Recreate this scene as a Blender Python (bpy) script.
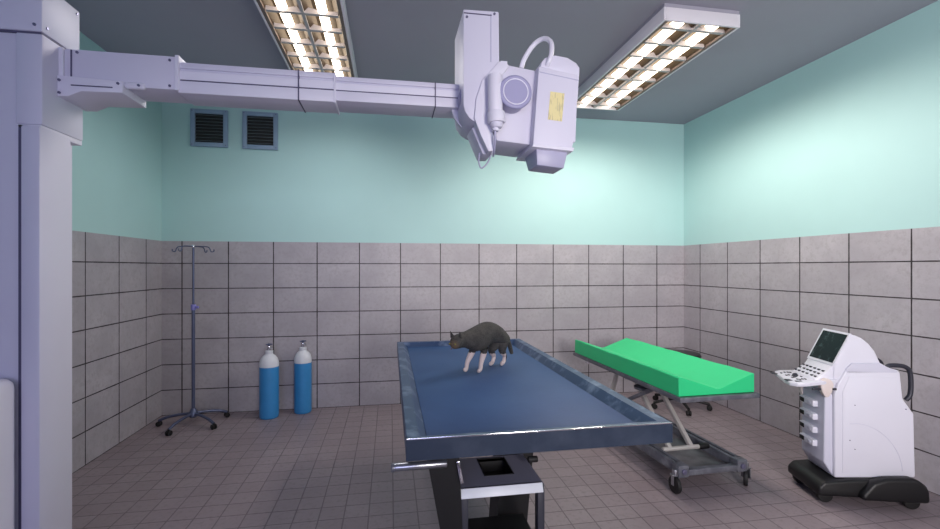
import bpy, bmesh, math, random
from mathutils import Vector, Matrix
PI = math.pi
SC = bpy.context.scene
COL = SC.collection
for o in list(bpy.data.objects):
    bpy.data.objects.remove(o)

# ------------------------------------------------------------------ camera
F_PX, YAW, CX, CY, EYE = 459.13, 0.1721, 469.63, 267.46, 1.634
cam_d = bpy.data.cameras.new('camera')
cam_d.sensor_width = 36.0
cam_d.lens = F_PX * 36.0 / 940.0
cam_d.shift_y = 3.0 / 940.0
cam_d.clip_start = 0.05
cam = bpy.data.objects.new('camera', cam_d)
COL.objects.link(cam)
cam.location = (0, 0, EYE)
cam.rotation_euler = (PI / 2, 0, -YAW)
SC.camera = cam
SC.view_settings.view_transform = 'Standard'
SC.view_settings.look = 'None'
SC.view_settings.gamma = 1.0
SC.view_settings.use_curve_mapping = False
SC.view_settings.exposure = 0.0

# ------------------------------------------------------------------ world and lights
LAMP_GLOW = 6.0      # what the tubes look like
LAMP_POWER = {'left': 3.6, 'right': 15.0}    # watts of each of the bulbs of light along a tube
LAMP_COL = {'left': (.97, .95, 1.0), 'right': (1.0, .88, .80)}
w = bpy.data.worlds.new('world'); SC.world = w; w.use_nodes = True
w.node_tree.nodes['Background'].inputs[0].default_value = (0.55, 0.65, 1.0, 1)
w.node_tree.nodes['Background'].inputs[1].default_value = 0.3

def area(name, loc, target, sx, sy, power, col, spread=180):
    d = bpy.data.lights.new(name, 'AREA'); d.shape = 'RECTANGLE'
    d.size = sx; d.size_y = sy; d.energy = power; d.color = col; d.spread = math.radians(spread)
    o = bpy.data.objects.new(name, d); COL.objects.link(o)
    o.location = loc
    o.rotation_euler = (Vector(target) - Vector(loc)).to_track_quat('-Z', 'Y').to_euler()
    return o
area('window_daylight', (-0.9, -2.35, 1.9), (0.3, 3.0, 1.7), 1.7, 1.3, 42, (0.64, 0.64, 1.0))  # cool fill light added behind the camera, out of view
area('window_daylight', (1.4, -2.35, 1.9), (3.8, 2.0, 2.2), 1.7, 1.3, 170, (1.0, 0.93, 0.88), 125)  # warm fill light added out of view to brighten the right wall

# room measures
D, L, R, H, FY = 5.564, -2.480, 3.873, 3.550, -2.5
TW, TR, TT = 0.4794, 0.28, 1.927

# ------------------------------------------------------------------ materials
def lin(c):
    return tuple(((x/255)/12.92 if x/255 <= .04045 else ((x/255+.055)/1.055)**2.4) for x in c) + (1,)

class N:
    def __init__(s, name):
        s.m = bpy.data.materials.new(name); s.m.use_nodes = True
        s.t = s.m.node_tree; s.b = s.t.nodes['Principled BSDF']
    def n(s, k, **kw):
        x = s.t.nodes.new(k)
        for a, b in kw.items(): setattr(x, a, b)
        return x
    def l(s, a, b): s.t.links.new(a, b)
    def math(s, op, a, b=None, c=None):
        x = s.n('ShaderNodeMath', operation=op)
        for i, v in enumerate((a, b, c)):
            if v is None: continue
            if hasattr(v, 'is_linked'): s.l(v, x.inputs[i])
            else: x.inputs[i].default_value = v
        return x.outputs[0]
    def mix(s, f, a, b):
        x = s.n('ShaderNodeMix', data_type='RGBA')
        for i, v in ((0, f), (6, a), (7, b)):
            if hasattr(v, 'is_linked'): s.l(v, x.inputs[i])
            else: x.inputs[i].default_value = v
        return x.outputs[2]
    def noise(s, vec, scale, detail=4, rough=.55):
        x = s.n('ShaderNodeTexNoise'); x.inputs['Scale'].default_value = scale
        x.inputs['Detail'].default_value = detail; x.inputs['Roughness'].default_value = rough
        s.l(vec, x.inputs['Vector']); return x.outputs[0]
    def ramp(s, f, lo, hi):
        x = s.n('ShaderNodeMapRange'); s.l(f, x.inputs[0])
        x.inputs[1].default_value = lo; x.inputs[2].default_value = hi
        return x.outputs[0]
    def bump(s, h, dist, strength=1.0):
        x = s.n('ShaderNodeBump'); x.inputs['Distance'].default_value = dist
        x.inputs['Strength'].default_value = strength
        s.l(h, x.inputs['Height']); s.l(x.outputs[0], s.b.inputs['Normal'])

def mat(name, col, rough=.5, metal=0.0, var=.10, scale=6.0, col2=None, lo=.35, hi=.75, bump=0.0, coat=0.0, bscale=60):
    g = N(name)
    tc = g.n('ShaderNodeTexCoord')
    c1 = lin(col)
    c2 = lin(col2) if col2 else tuple(x*(1-var) for x in c1[:3]) + (1,)
    f = g.ramp(g.noise(tc.outputs['Object'], scale), lo, hi)
    g.l(g.mix(f, c1, c2), g.b.inputs['Base Color'])
    g.b.inputs['Roughness'].default_value = rough
    g.b.inputs['Metallic'].default_value = metal
    g.b.inputs['Coat Weight'].default_value = coat
    if bump: g.bump(g.noise(tc.outputs['Object'], bscale), bump)
    return g.m

def emit(name, col, strength):
    g = N(name)
    g.b.inputs['Base Color'].default_value = (0, 0, 0, 1)
    g.b.inputs['Emission Color'].default_value = col
    g.b.inputs['Emission Strength'].default_value = strength
    return g.m

def line(g, coord, period, off, half, wob):
    """1 on joint lines of a regular grid; coord a socket"""
    a = g.math('ADD', coord, -off)
    a = g.math('DIVIDE', a, period)
    fr = g.math('FRACT', a)
    d = g.math('ABSOLUTE', g.math('SUBTRACT', fr, .5))
    d = g.math('MULTIPLY', g.math('SUBTRACT', .5, d), period)       # metres to nearest joint
    w_ = g.math('MULTIPLY_ADD', wob, half * 1.3, half * .75)
    return g.math('LESS_THAN', d, w_), g.math('FLOOR', a)

def wall_material(name, axis, off, painted):
    g = N(name)
    geo = g.n('ShaderNodeNewGeometry'); sep = g.n('ShaderNodeSeparateXYZ')
    g.l(geo.outputs['Position'], sep.inputs[0])
    U = sep.outputs[axis]; Z = sep.outputs[2]; P = geo.outputs['Position']
    wob = g.noise(P, 9, 3)
    l1, i1 = line(g, U, TW, off, .0042, wob)
    l2, i2 = line(g, Z, TR, 0.0, .0036, wob)
    ln = g.math('MAXIMUM', l1, l2)
    wn = g.n('ShaderNodeTexWhiteNoise'); cv = g.n('ShaderNodeCombineXYZ')
    g.l(i1, cv.inputs[0]); g.l(i2, cv.inputs[1]); g.l(cv.outputs[0], wn.inputs[0])
    n1 = g.noise(P, 3.5, 5); n2 = g.noise(P, 28, 5, .65)
    base = g.mix(g.ramp(n1, .35, .7), lin((166, 162, 170)), lin((181, 177, 184)))
    base = g.mix(g.ramp(n2, .45, .75), base, lin((158, 154, 159)))
    tint = g.math('MULTIPLY', wn.outputs[0], .22)
    base = g.mix(tint, base, lin((138, 134, 142)))
    tile = g.mix(ln, base, lin((52, 46, 50)))
    pn = g.ramp(g.noise(P, 1.2, 3), .3, .75)
    paint = g.mix(pn, lin(painted), tuple(x*.95 for x in lin(painted)[:3]) + (1,))
    up = g.math('GREATER_THAN', Z, TT)
    g.l(g.mix(up, tile, paint), g.b.inputs['Base Color'])
    rr = g.math('MULTIPLY_ADD', up, .3, .42); g.l(rr, g.b.inputs['Roughness'])
    hgt = g.math('SUBTRACT', g.math('MULTIPLY', n2, .25), g.math('MULTIPLY', ln, g.math('SUBTRACT', 1.0, up)))
    g.bump(hgt, .003, .6)
    return g.m

def floor_material():
    g = N('floor_tiles')
    geo = g.n('ShaderNodeNewGeometry'); sep = g.n('ShaderNodeSeparateXYZ')
    P = geo.outputs['Position']; g.l(P, sep.inputs[0])
    wob = g.noise(P, 7, 3)
    T = TW / 3
    l1, i1 = line(g, sep.outputs[0], T, 0.02, .0030, wob)
    l2, i2 = line(g, sep.outputs[1], T, 0.05, .0030, wob)
    ln = g.math('MAXIMUM', l1, l2)
    wn = g.n('ShaderNodeTexWhiteNoise'); cv = g.n('ShaderNodeCombineXYZ')
    g.l(i1, cv.inputs[0]); g.l(i2, cv.inputs[1]); g.l(cv.outputs[0], wn.inputs[0])
    n1 = g.noise(P, 1.3, 5); n2 = g.noise(P, 30, 4)
    base = g.mix(g.ramp(n1, .35, .7), lin((138, 127, 133)), lin((152, 141, 146)))
    base = g.mix(g.math('MULTIPLY', wn.outputs[0], .35), base, lin((124, 112, 118)))
    base = g.mix(g.ramp(n2, .5, .8), base, lin((126, 115, 119)))
    g.l(g.mix(g.math('MULTIPLY', ln, .6), base, lin((78, 68, 76))), g.b.inputs['Base Color'])
    g.l(g.math('MULTIPLY_ADD', n1, .3, .33), g.b.inputs['Roughness'])
    g.bump(g.math('SUBTRACT', 1.0, ln), .002, .5)
    return g.m

MINT = (174, 212, 212)
M = dict(
    wall_back=wall_material('mint_paint_over_tiles_back', 0, -2.275, MINT),
    wall_side=wall_material('mint_paint_over_tiles_side', 1, D - .326, MINT),
    floor=floor_material(),
    ceiling=mat('ceiling_plaster', (158, 156, 170), .85, var=.06, scale=1.0),
    xray=mat('lavender_white_enamel', (214, 212, 229), .5, var=.04, scale=2),
    xray_light=mat('pale_enamel', (226, 224, 238), .48, var=.03, scale=2),
    xray_mid=mat('violet_enamel', (158, 156, 192), .45, var=.05),
    xray_dark=mat('violet_grey_plastic', (174, 173, 200), .4, var=.06),
    seam=mat('dark_seam', (88, 84, 112), .6),
    screw=mat('screw_steel', (120, 118, 145), .35, metal=.6),
    sticker=None,
    steel=mat('brushed_steel', (176, 178, 186), .28, metal=.9, var=.15, scale=14),
    bright=mat('light_grey_enamel', (196, 192, 188), .35, metal=.2, var=.05),
    chrome=mat('chrome', (225, 226, 232), .12, metal=1.0, var=.03),
    bluemat=mat('blue_table_mat', (33, 70, 120), .6, metal=.1, col2=(43, 80, 130), scale=2.2, bump=.0006, bscale=35),
    bluesteel=mat('blue_painted_steel', (52, 75, 110), .40, metal=.3, col2=(118, 136, 164), scale=9, lo=.52, hi=.72),
    bluesteel2=mat('blue_grey_steel', (42, 54, 74), .42, metal=.3, col2=(60, 70, 88), scale=7, lo=.45, hi=.7),
    black=mat('black_coated_metal', (9, 9, 13), .5, var=.2),
    liftgrey=mat('lift_box_grey', (132, 132, 152), .45, metal=.1, var=.1),
    dark=mat('dark_housing', (50, 51, 62), .42, metal=.2, var=.1),
    rubber=mat('black_rubber', (18, 17, 19), .65, var=.2),
    green=mat('green_vinyl', (46, 214, 138), .42, var=.06, scale=3, bump=.001, bscale=8),
    ggrey=mat('grey_painted_steel', (100, 102, 112), .4, metal=.3, col2=(132, 134, 142), scale=10, lo=.45, hi=.75),
    plate=mat('worn_metal_plate', (120, 118, 120), .4, metal=.5, col2=(160, 160, 164), scale=7),
    cartw=mat('white_plastic', (222, 222, 234), .35, var=.03, scale=2),
    carts=mat('white_plastic_soft', (206, 206, 222), .4, var=.03, scale=2),
    beige=mat('beige_plastic', (226, 214, 210), .45, var=.04),
    tankblue=mat('tank_blue', (54, 138, 200), .4, var=.12, scale=8, coat=.2),
    tankwhite=mat('tank_white', (214, 218, 226), .4, var=.08, scale=14),
    ventf=mat('vent_frame_blue', (136, 160, 186), .5, var=.08),
    ventd=mat('vent_dark', (22, 28, 30), .7),
    vents=mat('vent_slat', (96, 108, 112), .5),
    stand=mat('stand_steel', (92, 100, 128), .35, metal=.5, var=.15),
    violet=mat('violet_plastic', (130, 128, 200), .4),
    fixture=mat('fixture_white', (222, 218, 226), .5, var=.04),
    reflector=mat('reflector_bronze', (72, 56, 38), .5, metal=.3, var=.1),
    louvre=mat('louvre_alu', (184, 178, 180), .5, metal=.2, var=.05),
    fixture_edge=mat('fixture_edge', (120, 104, 98), .6),
    tube=emit('fluorescent_tube', (1.0, .86, .68, 1), LAMP_GLOW),
    stoolb=mat('stool_vinyl', (24, 27, 27), .35, var=.1),
    glass=emit('daylit_pane', (.6, .64, 1.0, 1), 1.2),  # glow of the added panes behind the camera
)

def sticker_material():
    g = N('yellow_warning_sticker')
    tc = g.n('ShaderNodeTexCoord'); mp = g.n('ShaderNodeMapping')
    mp.inputs['Scale'].default_value = (150, 1, 22)
    g.l(tc.outputs['Object'], mp.inputs[0])
    v = g.noise(mp.outputs[0], 1.0, 2)
    g.l(g.mix(g.ramp(v, .52, .6), lin((226, 214, 158)), lin((192, 182, 142))), g.b.inputs['Base Color'])
    g.b.inputs['Roughness'].default_value = .5
    return g.m
M['sticker'] = sticker_material()

def screen_material():
    g = N('ultrasound_screen')
    tc = g.n('ShaderNodeTexCoord'); P = tc.outputs['Object']
    n = g.noise(P, 16, 5, .7)
    c = g.mix(g.ramp(n, .55, .85), (.003, .008, .010, 1), (.09, .13, .14, 1))
    g.l(c, g.b.inputs['Base Color'])
    g.l(c, g.b.inputs['Emission Color']); g.b.inputs['Emission Strength'].default_value = .25
    g.b.inputs['Roughness'].default_value = .3
    g.b.inputs['Specular IOR Level'].default_value = .15
    return g.m
M['screen'] = screen_material()

# ------------------------------------------------------------------ geometry helpers
def new():
    return bmesh.new()

def box(bm, a, b, bev=0.0, seg=2):
    r = bmesh.ops.create_cube(bm, size=1)
    vs = r['verts']
    s = [abs(b[i]-a[i]) for i in range(3)]
    c = [(a[i]+b[i])/2 for i in range(3)]
    for v in vs:
        v.co = Vector([v.co[i]*s[i]+c[i] for i in range(3)])
    if bev > 0:
        es = list({e for v in vs for e in v.link_edges})
        bmesh.ops.bevel(bm, geom=es, offset=min(bev, min(s)*.45), segments=seg, profile=.5, affect='EDGES')
    return vs

def prism(bm, pts, axis, lo, hi, bev=0.0, seg=2):
    """pts 2-D outline; axis the extrusion axis (1: pts are x,z; 0: pts are y,z; 2: pts are x,y)"""
    def co(p, t):
        return {0: (t, p[0], p[1]), 1: (p[0], t, p[1]), 2: (p[0], p[1], t)}[axis]
    va = [bm.verts.new(co(p, lo)) for p in pts]
    vb = [bm.verts.new(co(p, hi)) for p in pts]
    fs = [bm.faces.new(va), bm.faces.new(vb[::-1])]
    n = len(pts)
    for i in range(n):
        fs.append(bm.faces.new((va[i], vb[i], vb[(i+1) % n], va[(i+1) % n])))
    bmesh.ops.recalc_face_normals(bm, faces=fs)
    if bev > 0:
        es = list({e for f in fs for e in f.edges if len(e.link_faces) == 2 and e.calc_face_angle(0) > .5})
        bmesh.ops.bevel(bm, geom=es, offset=bev, segments=seg, profile=.5, affect='EDGES')

def cyl(bm, p0, p1, r0, r1=None, n=24, bev=0.0):
    p0, p1 = Vector(p0), Vector(p1); r1 = r0 if r1 is None else r1
    d = p1 - p0; q = d.to_track_quat('Z', 'Y')
    a, b = [], []
    for i in range(n):
        t = 2*PI*i/n; u = Vector((math.cos(t), math.sin(t), 0))
        a.append(bm.verts.new(p0 + q @ (u*r0))); b.append(bm.verts.new(p1 + q @ (u*r1)))
    fa = bm.faces.new(a[::-1]); fb = bm.faces.new(b)
    for i in range(n):
        bm.faces.new((a[i], a[(i+1) % n], b[(i+1) % n], b[i]))
    if bev > 0:
        bmesh.ops.bevel(bm, geom=list(fa.edges)+list(fb.edges), offset=bev, segments=2, profile=.5, affect='EDGES')

def lathe(bm, prof, c=(0, 0, 0), n=32):
    rings = []
    for r, z in prof:
        if r < 1e-5: rings.append([bm.verts.new((c[0], c[1], c[2]+z))])
        else: rings.append([bm.verts.new((c[0]+r*math.cos(2*PI*i/n), c[1]+r*math.sin(2*PI*i/n), c[2]+z)) for i in range(n)])
    for a, b in zip(rings, rings[1:]):
        for i in range(n):
            j = (i+1) % n
            if len(a) == 1 and len(b) == 1: continue
            if len(a) == 1: bm.faces.new((a[0], b[j], b[i]))
            elif len(b) == 1: bm.faces.new((a[i], a[j], b[0]))
            else: bm.faces.new((a[i], a[j], b[j], b[i]))

def tube(bm, pts, r, n=10, smooth=5):
    """round tube along a smoothed path (catmull-rom)"""
    P = [Vector(p) for p in pts]
    if smooth and len(P) > 2:
        Q = []
        E = [2*P[0]-P[1]] + P + [2*P[-1]-P[-2]]
        for i in range(1, len(E)-2):
            for k in range(smooth):
                t = k/smooth; a, b, c, d = E[i-1:i+3]
                Q.append(.5*((2*b)+(c-a)*t+(2*a-5*b+4*c-d)*t*t+(3*b-a-3*c+d)*t**3))
        Q.append(P[-1]); P = Q
    up = None; prev = None
    for i, p in enumerate(P):
        t = (P[min(i+1, len(P)-1)] - P[max(i-1, 0)]).normalized()
        if up is None:
            up = t.orthogonal().normalized()
        else:
            up = (up - t*up.dot(t)).normalized()
        s = t.cross(up)
        ring = [bm.verts.new(p + (up*math.cos(2*PI*k/n)+s*math.sin(2*PI*k/n))*r) for k in range(n)]
        if prev:
            for k in range(n): bm.faces.new((prev[k], prev[(k+1) % n], ring[(k+1) % n], ring[k]))
        else: bm.faces.new(ring[::-1])
        prev = ring
    bm.faces.new(prev)

def bar(bm, p0, p1, w_, h_, bev=0.003):
    """rectangular bar from p0 to p1; w_ across (horizontal), h_ in the other direction"""
    p0, p1 = Vector(p0), Vector(p1); d = p1-p0
    t = d.normalized(); side = t.cross(Vector((0, 0, 1)))
    if side.length < 1e-3: side = Vector((1, 0, 0))
    side.normalize(); up = side.cross(t)
    vs = []
    for q in (p0, p1):
        for a, b in ((-1, -1), (1, -1), (1, 1), (-1, 1)):
            vs.append(bm.verts.new(q + side*a*w_/2 + up*b*h_/2))
    fs = [bm.faces.new(vs[0:4][::-1]), bm.faces.new(vs[4:8])]
    for i in range(4): fs.append(bm.faces.new((vs[i], vs[(i+1) % 4], vs[4+(i+1) % 4], vs[4+i])))
    if bev: bmesh.ops.bevel(bm, geom=list({e for f in fs for e in f.edges}), offset=bev, segments=2, profile=.5, affect='EDGES')

def obj(name, bm, m, parent=None, smooth=True, loc=None):
    bmesh.ops.recalc_face_normals(bm, faces=bm.faces[:])
    me = bpy.data.meshes.new(name); bm.to_mesh(me); bm.free()
    for f in me.polygons: f.use_smooth = smooth
    if smooth:
        try: me.set_sharp_from_angle(angle=math.radians(38))
        except Exception: pass
    me.materials.append(m)
    o = bpy.data.objects.new(name, me); COL.objects.link(o)
    if parent: o.parent = parent
    if loc: o.location = loc
    return o

def thing(name, label, cat, loc=(0, 0, 0), rz=0, group=None):
    o = bpy.data.objects.new(name, None); COL.objects.link(o)
    o.location = loc; o.rotation_euler = (0, 0, rz)
    o['label'] = label; o['category'] = cat
    if group: o['group'] = group
    bpy.context.view_layer.update()
    return o

def child(name, bm, m, parent):
    """part whose mesh was written in world space: bring it into its parent's space"""
    mw = Matrix.Identity(4); p = parent
    while p is not None:
        mw = Matrix.Translation(p.location) @ p.rotation_euler.to_matrix().to_4x4() @ mw
        p = p.parent
    bmesh.ops.transform(bm, matrix=mw.inverted(), verts=bm.verts[:])
    return obj(name, bm, m, parent)

def struct(name, bm, m, smooth=False):
    o = obj(name, bm, m, None, smooth); o['kind'] = 'structure'; return o

_c, _s = math.cos(YAW), math.sin(YAW)
def at(u, v, y):
    """measured point on the plane Y = y"""
    a = (u-CX)/F_PX; b = -(v-CY)/F_PX
    d = Vector((a*_c+_s, -a*_s+_c, b)); t = y/d.y
    return Vector((d.x*t, y, d.z*t+EYE))
def xz(pts, y):
    r = []
    for u, v in pts:
        p = at(u, v, y); r.append((p.x, p.z))
    return r

# ------------------------------------------------------------------ the room
T = .15
b = new(); box(b, (L-T, FY-T, -T), (R+T, D+T, 0)); struct('floor', b, M['floor'])
b = new(); box(b, (L-T, FY-T, H), (R+T, D+T, H+T)); struct('ceiling', b, M['ceiling'])
b = new(); box(b, (L-T, D, 0), (R+T, D+T, H)); struct('wall_back', b, M['wall_back'])
b = new(); box(b, (L-T, FY, 0), (L, D, H)); struct('wall_left', b, M['wall_side'])
b = new(); box(b, (R, FY, 0), (R+T, D, H)); struct('wall_right', b, M['wall_side'])
b = new(); box(b, (L-T, FY-T, 0), (R+T, FY, H)); struct('wall_front', b, M['wall_back'])
for i, cx in enumerate((-0.9, 1.4)):  # unseen windows added as a setting for the fill lights
    wn = new()
    for x0, x1, z0, z1 in ((-1.05, -.97, 1.12, 2.68), (.97, 1.05, 1.12, 2.68), (-1.05, 1.05, 1.12, 1.2), (-1.05, 1.05, 2.6, 2.68), (-.03, .03, 1.2, 2.6)):
        box(wn, (cx+x0*.95, FY, z0), (cx+x1*.95, FY+.06, z1))
    wo = struct('window_%d' % (i+1), wn, M['fixture'])
    g_ = new(); box(g_, (cx-.92, FY, 1.2), (cx+.92, FY+.02, 2.6)); obj('window_pane', g_, M['glass'], wo)

# ------------------------------------------------------------------ ceiling lamps
def lamp(x0, x1, y0, y1, label, side):
    zb = 3.425; cx, cy = (x0+x1)/2, (y0+y1)/2; hw, hl = (x1-x0)/2, (y1-y0)/2
    t = thing('ceiling_light', label, 'ceiling light', (cx, cy, H), 0, 'fluorescent ceiling lights')
    dz = zb - H
    m_ = new(); box(m_, (-hw+.004, -hl+.004, -.028), (hw-.004, hl-.004, 0)); obj('mounting_plate', m_, M['ceiling'], t)
    h = new(); th = .018
    box(h, (-hw, -hl, dz), (-hw+th, hl, -.028), .003)
    box(h, (hw-th, -hl, dz), (hw, hl, -.028), .003)
    box(h, (-hw+th, -hl, dz), (hw-th, -hl+th, -.028), .003)
    box(h, (-hw+th, hl-th, dz), (hw-th, hl, -.028), .003)
    box(h, (-hw+th, -hl+th, -.040), (hw-th, hl-th, -.028))
    obj('housing', h, M['fixture'], t)
    for s in (-1, 1):
        e = new(); xx = s*(hw-.03)
        box(e, (xx-.012, -hl+th, dz+.002), (xx+.012, hl-th, dz+.03)); obj('side_trim', e, M['fixture_edge'], t)
        r = new(); xo = s*hw*.46
        prism(r, [(xo-.125, dz+.02), (xo-.075, -.046), (xo+.075, -.046), (xo+.125, dz+.02), (xo+.12, dz+.02), (xo+.072, -.050), (xo-.072, -.050), (xo-.12, dz+.02)], 1, -hl+th, hl-th)
        obj('reflector', r, M['reflector'], t)
        k = new(); cyl(k, (xo, -hl+.05, -.086), (xo, hl-.05, -.090), .034, n=16)
        obj('tube', k, M['tube'], t)
    sp = new(); box(sp, (-.012, -hl+th, dz+.006), (.012, hl-th, dz+.03)); obj('spine', sp, M['louvre'], t)
    nb = 8
    for s in (-1, 1):
        for i in range(1, nb):
            d = bpy.data.lights.new('tube_light', 'SPOT'); d.energy = LAMP_POWER[side]*(1, 1, 1.1, 1.1, .9, .45, .2)[i-1]; d.color = LAMP_COL[side]
            d.spot_size = math.radians(179); d.spot_blend = .45; d.shadow_soft_size = .03
            q = bpy.data.objects.new('tube_light', d); COL.objects.link(q)
            q.location = (cx + s*hw*.46, y0 + i*(2*hl)/nb, zb - .045)
    for i in range(nb):
        y = -hl + (i+.5)*(2*hl)/nb
        lb = new()
        pts = [(-hw+.05, dz+.004), (hw-.05, dz+.004), (hw-.05, dz+.034), (hw*.46, dz+.026), (.02, dz+.052), (-.02, dz+.052), (-hw*.46, dz+.026), (-hw+.05, dz+.034)]
        prism(lb, pts, 1, y-.014, y+.014); obj('louvre_blade', lb, M['louvre'], t)
    return t
lamp(1.952, 2.574, 3.03, 4.88, 'twin tube louvred ceiling light at the right, wholly in view beside the right wall', 'right')
lamp(-.905, -.315, 3.06, 4.90, 'twin tube louvred ceiling light above the long x-ray arm, cut by the top edge', 'left')

# ------------------------------------------------------------------ wall vents
def vent(u0, v0, u1, v1, label):
    p0, p1 = at(u0, v1, D-.02), at(u1, v0, D-.02)
    cx, cz = (p0.x+p1.x)/2, (p0.z+p1.z)/2; hw, hh = (p1.x-p0.x)/2, (p1.z-p0.z)/2
    t = thing('wall_vent', label, 'vent', (cx, D, cz), 0, 'vents on the back wall')
    f = .048; b = new()
    box(b, (-hw, -.03, -hh), (-hw+f, 0, hh), .004); box(b, (hw-f, -.03, -hh), (hw, 0, hh), .004)
    box(b, (-hw+f, -.03, hh-f), (hw-f, 0, hh), .004); box(b, (-hw+f, -.03, -hh), (hw-f, 0, -hh+f), .004)
    obj('frame', b, M['ventf'], t)
    b = new(); box(b, (-hw+f, -.006, -hh+f), (hw-f, -.001, hh-f)); obj('backing', b, M['ventd'], t)
    n = 9
    for i in range(n):
        z = -hh+f + (i+.5)*(2*(hh-f))/n
        b = new(); bar(b, (-hw+f, -.016, z), (hw-f, -.016, z), .018, .004, 0)
        o = obj('slat', b, M['vents'], t)
    for sx in (-1, 1):
        for sz in (-1, 1):
            b = new(); cyl(b, (sx*(hw-.02), -.034, sz*(hh-.02)), (sx*(hw-.02), -.029, sz*(hh-.02)), .006, n=10)
            obj('screw', b, M['screw'], t)
vent(190, 110.5, 227.5, 146, 'square blue-framed louvre vent, the left of two under the x-ray arm')
vent(242, 113, 277.5, 148.5, 'square blue-framed louvre vent, the right of two under the x-ray arm')

# ------------------------------------------------------------------ x-ray machine
XP = -1.495
xr = thing('xray_machine', 'tall lavender-white x-ray machine with a horizontal arm reaching over the blue table', 'x-ray machine', (-1.8, 2.45, 0))
def xc(name, bm, m, par=None): return child(name, bm, m, par or xr)
def screws(par, pts, r=.006, ax=1, dpt=.004):
    for p in pts:
        b = new(); q = Vector(p); d = [0, 0, 0]; d[ax] = -dpt if ax == 1 else dpt
        cyl(b, q - Vector(d)*.5, q + Vector(d), r, n=12); child('screw', b, M['screw'], par)
b = new(); box(b, (-2.28, 2.30, 0.0), (-1.572, 2.62, 2.655), .012); colm = xc('column', b, M['xray'])
b = new(); box(b, (-1.572, 2.283, 0.04), (XP-.004, 2.485, 2.250), .008); xc('side_rail', b, M['xray'])
b = new(); box(b, (-1.586, 2.293, 0.04), (-1.568, 2.32, 2.252)); xc('rail_groove', b, M['seam'])
b = new(); box(b, (-1.600, 2.293, 2.256), (XP, 2.568, 2.655), .010); mb_ = xc('carriage_block', b, M['xray'])
b = new(); prism(b, [(2.293, 2.257), (2.568, 2.262), (2.568, 2.235), (2.50, 2.232), (2.293, 2.240)], 0, -1.59, XP-.006, .004); xc('carriage_lip', b, M['xray_light'])
b = new(); box(b, (-2.30, 2.29, 2.662), (XP, 2.540, 2.882), .006); tb_ = xc('head_block', b, M['xray'])
b = new(); box(b, (-2.29, 2.297, 2.652), (XP-.006, 2.535, 2.664)); xc('head_seam', b, M['seam'])
screws(tb_, [(-1.522, 2.288, 2.69)]); screws(tb_, [(XP, 2.32, 2.69), (XP, 2.515, 2.86)], ax=0)
b = new(); box(b, (-2.30, 2.18, 0.0), (-1.505, 2.75, .06), .01); xc('base_plate', b, M['xray_dark'])
# rounded console cabinet beside the column
pq = at(20, 450, 2.285)
cab = b = new(); box(b, (pq.x-.55, 2.05, 0.09), (pq.x, 2.285, at(14, 376, 2.285).z), .045, 4); xc('control_cabinet', b, M['xray_light'])
b = new(); box(b, (pq.x-.50, 2.08, 0.0), (pq.x-.05, 2.26, .10)); xc('cabinet_plinth', b, M['seam'])
# arm
b = new(); box(b, (-1.503, 2.392, 2.505), (-1.478, 2.60, 2.645), .004); xc('arm_flange', b, M['xray_light'])
b = new(); box(b, (-1.478, 2.402, 2.483), (-1.005, 2.60, 2.643), .006); sA = xc('arm_sleeve', b, M['xray'])
b = new(); box(b, (-1.452, 2.399, 2.49), (-1.446, 2.41, 2.638)); xc('sleeve_seam', b, M['seam'])
screws(sA, [(-1.425, 2.401, 2.628), (-1.035, 2.401, 2.622), (-1.035, 2.401, 2.50)])
b = new(); box(b, (-1.010, 2.39, 2.478), (-.992, 2.61, 2.646), .003); xc('sleeve_rim', b, M['xray_light'])
b = new(); prism(b, [(-1.505, 2.513), (-1.229, 2.503), (-1.229, 2.448), (-1.40, 2.444), (-1.452, 2.418), (-1.505, 2.416)], 1, 2.385, 2.60, .004); br = xc('arm_bracket', b, M['xray_light'])
b = new(); box(b, (-1.44, 2.382, 2.467), (-1.27, 2.387, 2.472)); xc('bracket_slot', b, M['seam'], br)
screws(br, [(-1.487, 2.384, 2.49), (-1.487, 2.384, 2.432), (-1.247, 2.384, 2.49)])
b = new(); box(b, (-1.229, 2.394, 2.474), (-1.14, 2.42, 2.507), .012, 3); sm = xc('latch_plate', b, M['xray_light'])
screws(sm, [(-1.165, 2.393, 2.490)])
def segment(x0, x1, z0, z1, yf, name):
    h = z1-z0
    b = new(); box(b, (x0, yf+.008, z0), (x1, yf+.185, z1), .006); s = xc(name, b, M['xray'])
    b = new(); prism(b, [(yf-.002, z1-.30*h), (yf-.002, z1-.36*h), (yf+.004, z1-.55*h), (yf+.012, z1-.56*h), (yf+.012, z1-.28*h)], 0, x0, x1, 0); xc('arm_rail', b, M['xray_light'], s)
    b = new(); box(b, (x0+.002, yf+.005, z1-.60*h), (x1-.002, yf+.012, z1-.555*h)); xc('arm_groove', b, M['seam'], s)
    b = new(); box(b, (x0, yf-.001, z0), (x1, yf+.012, z1-.60*h), .004); xc('arm_lower_rail', b, M['xray_light'], s)
    b = new(); box(b, (x0, yf+.001, z1-.20*h), (x1, yf+.012, z1), .004); xc('arm_upper_rail', b, M['xray'], s)
    return s
s1 = segment(-1.0, -.275, 2.470, 2.618, 2.402, 'outer_boom')
b = new(); box(b, (-.453, 2.397, 2.468), (-.447, 2.592, 2.620)); xc('boom_seam', b, M['seam'], s1)
b = new(); box(b, (-.281, 2.397, 2.466), (-.271, 2.592, 2.616), .002); xc('boom_rim', b, M['xray_light'], s1)
s2 = segment(-.275, .37, 2.480, 2.606, 2.408, 'inner_boom')
b = new(); box(b, (.231, 2.403, 2.478), (.236, 2.598, 2.608)); xc('boom_seam', b, M['seam'], s2)

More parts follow.
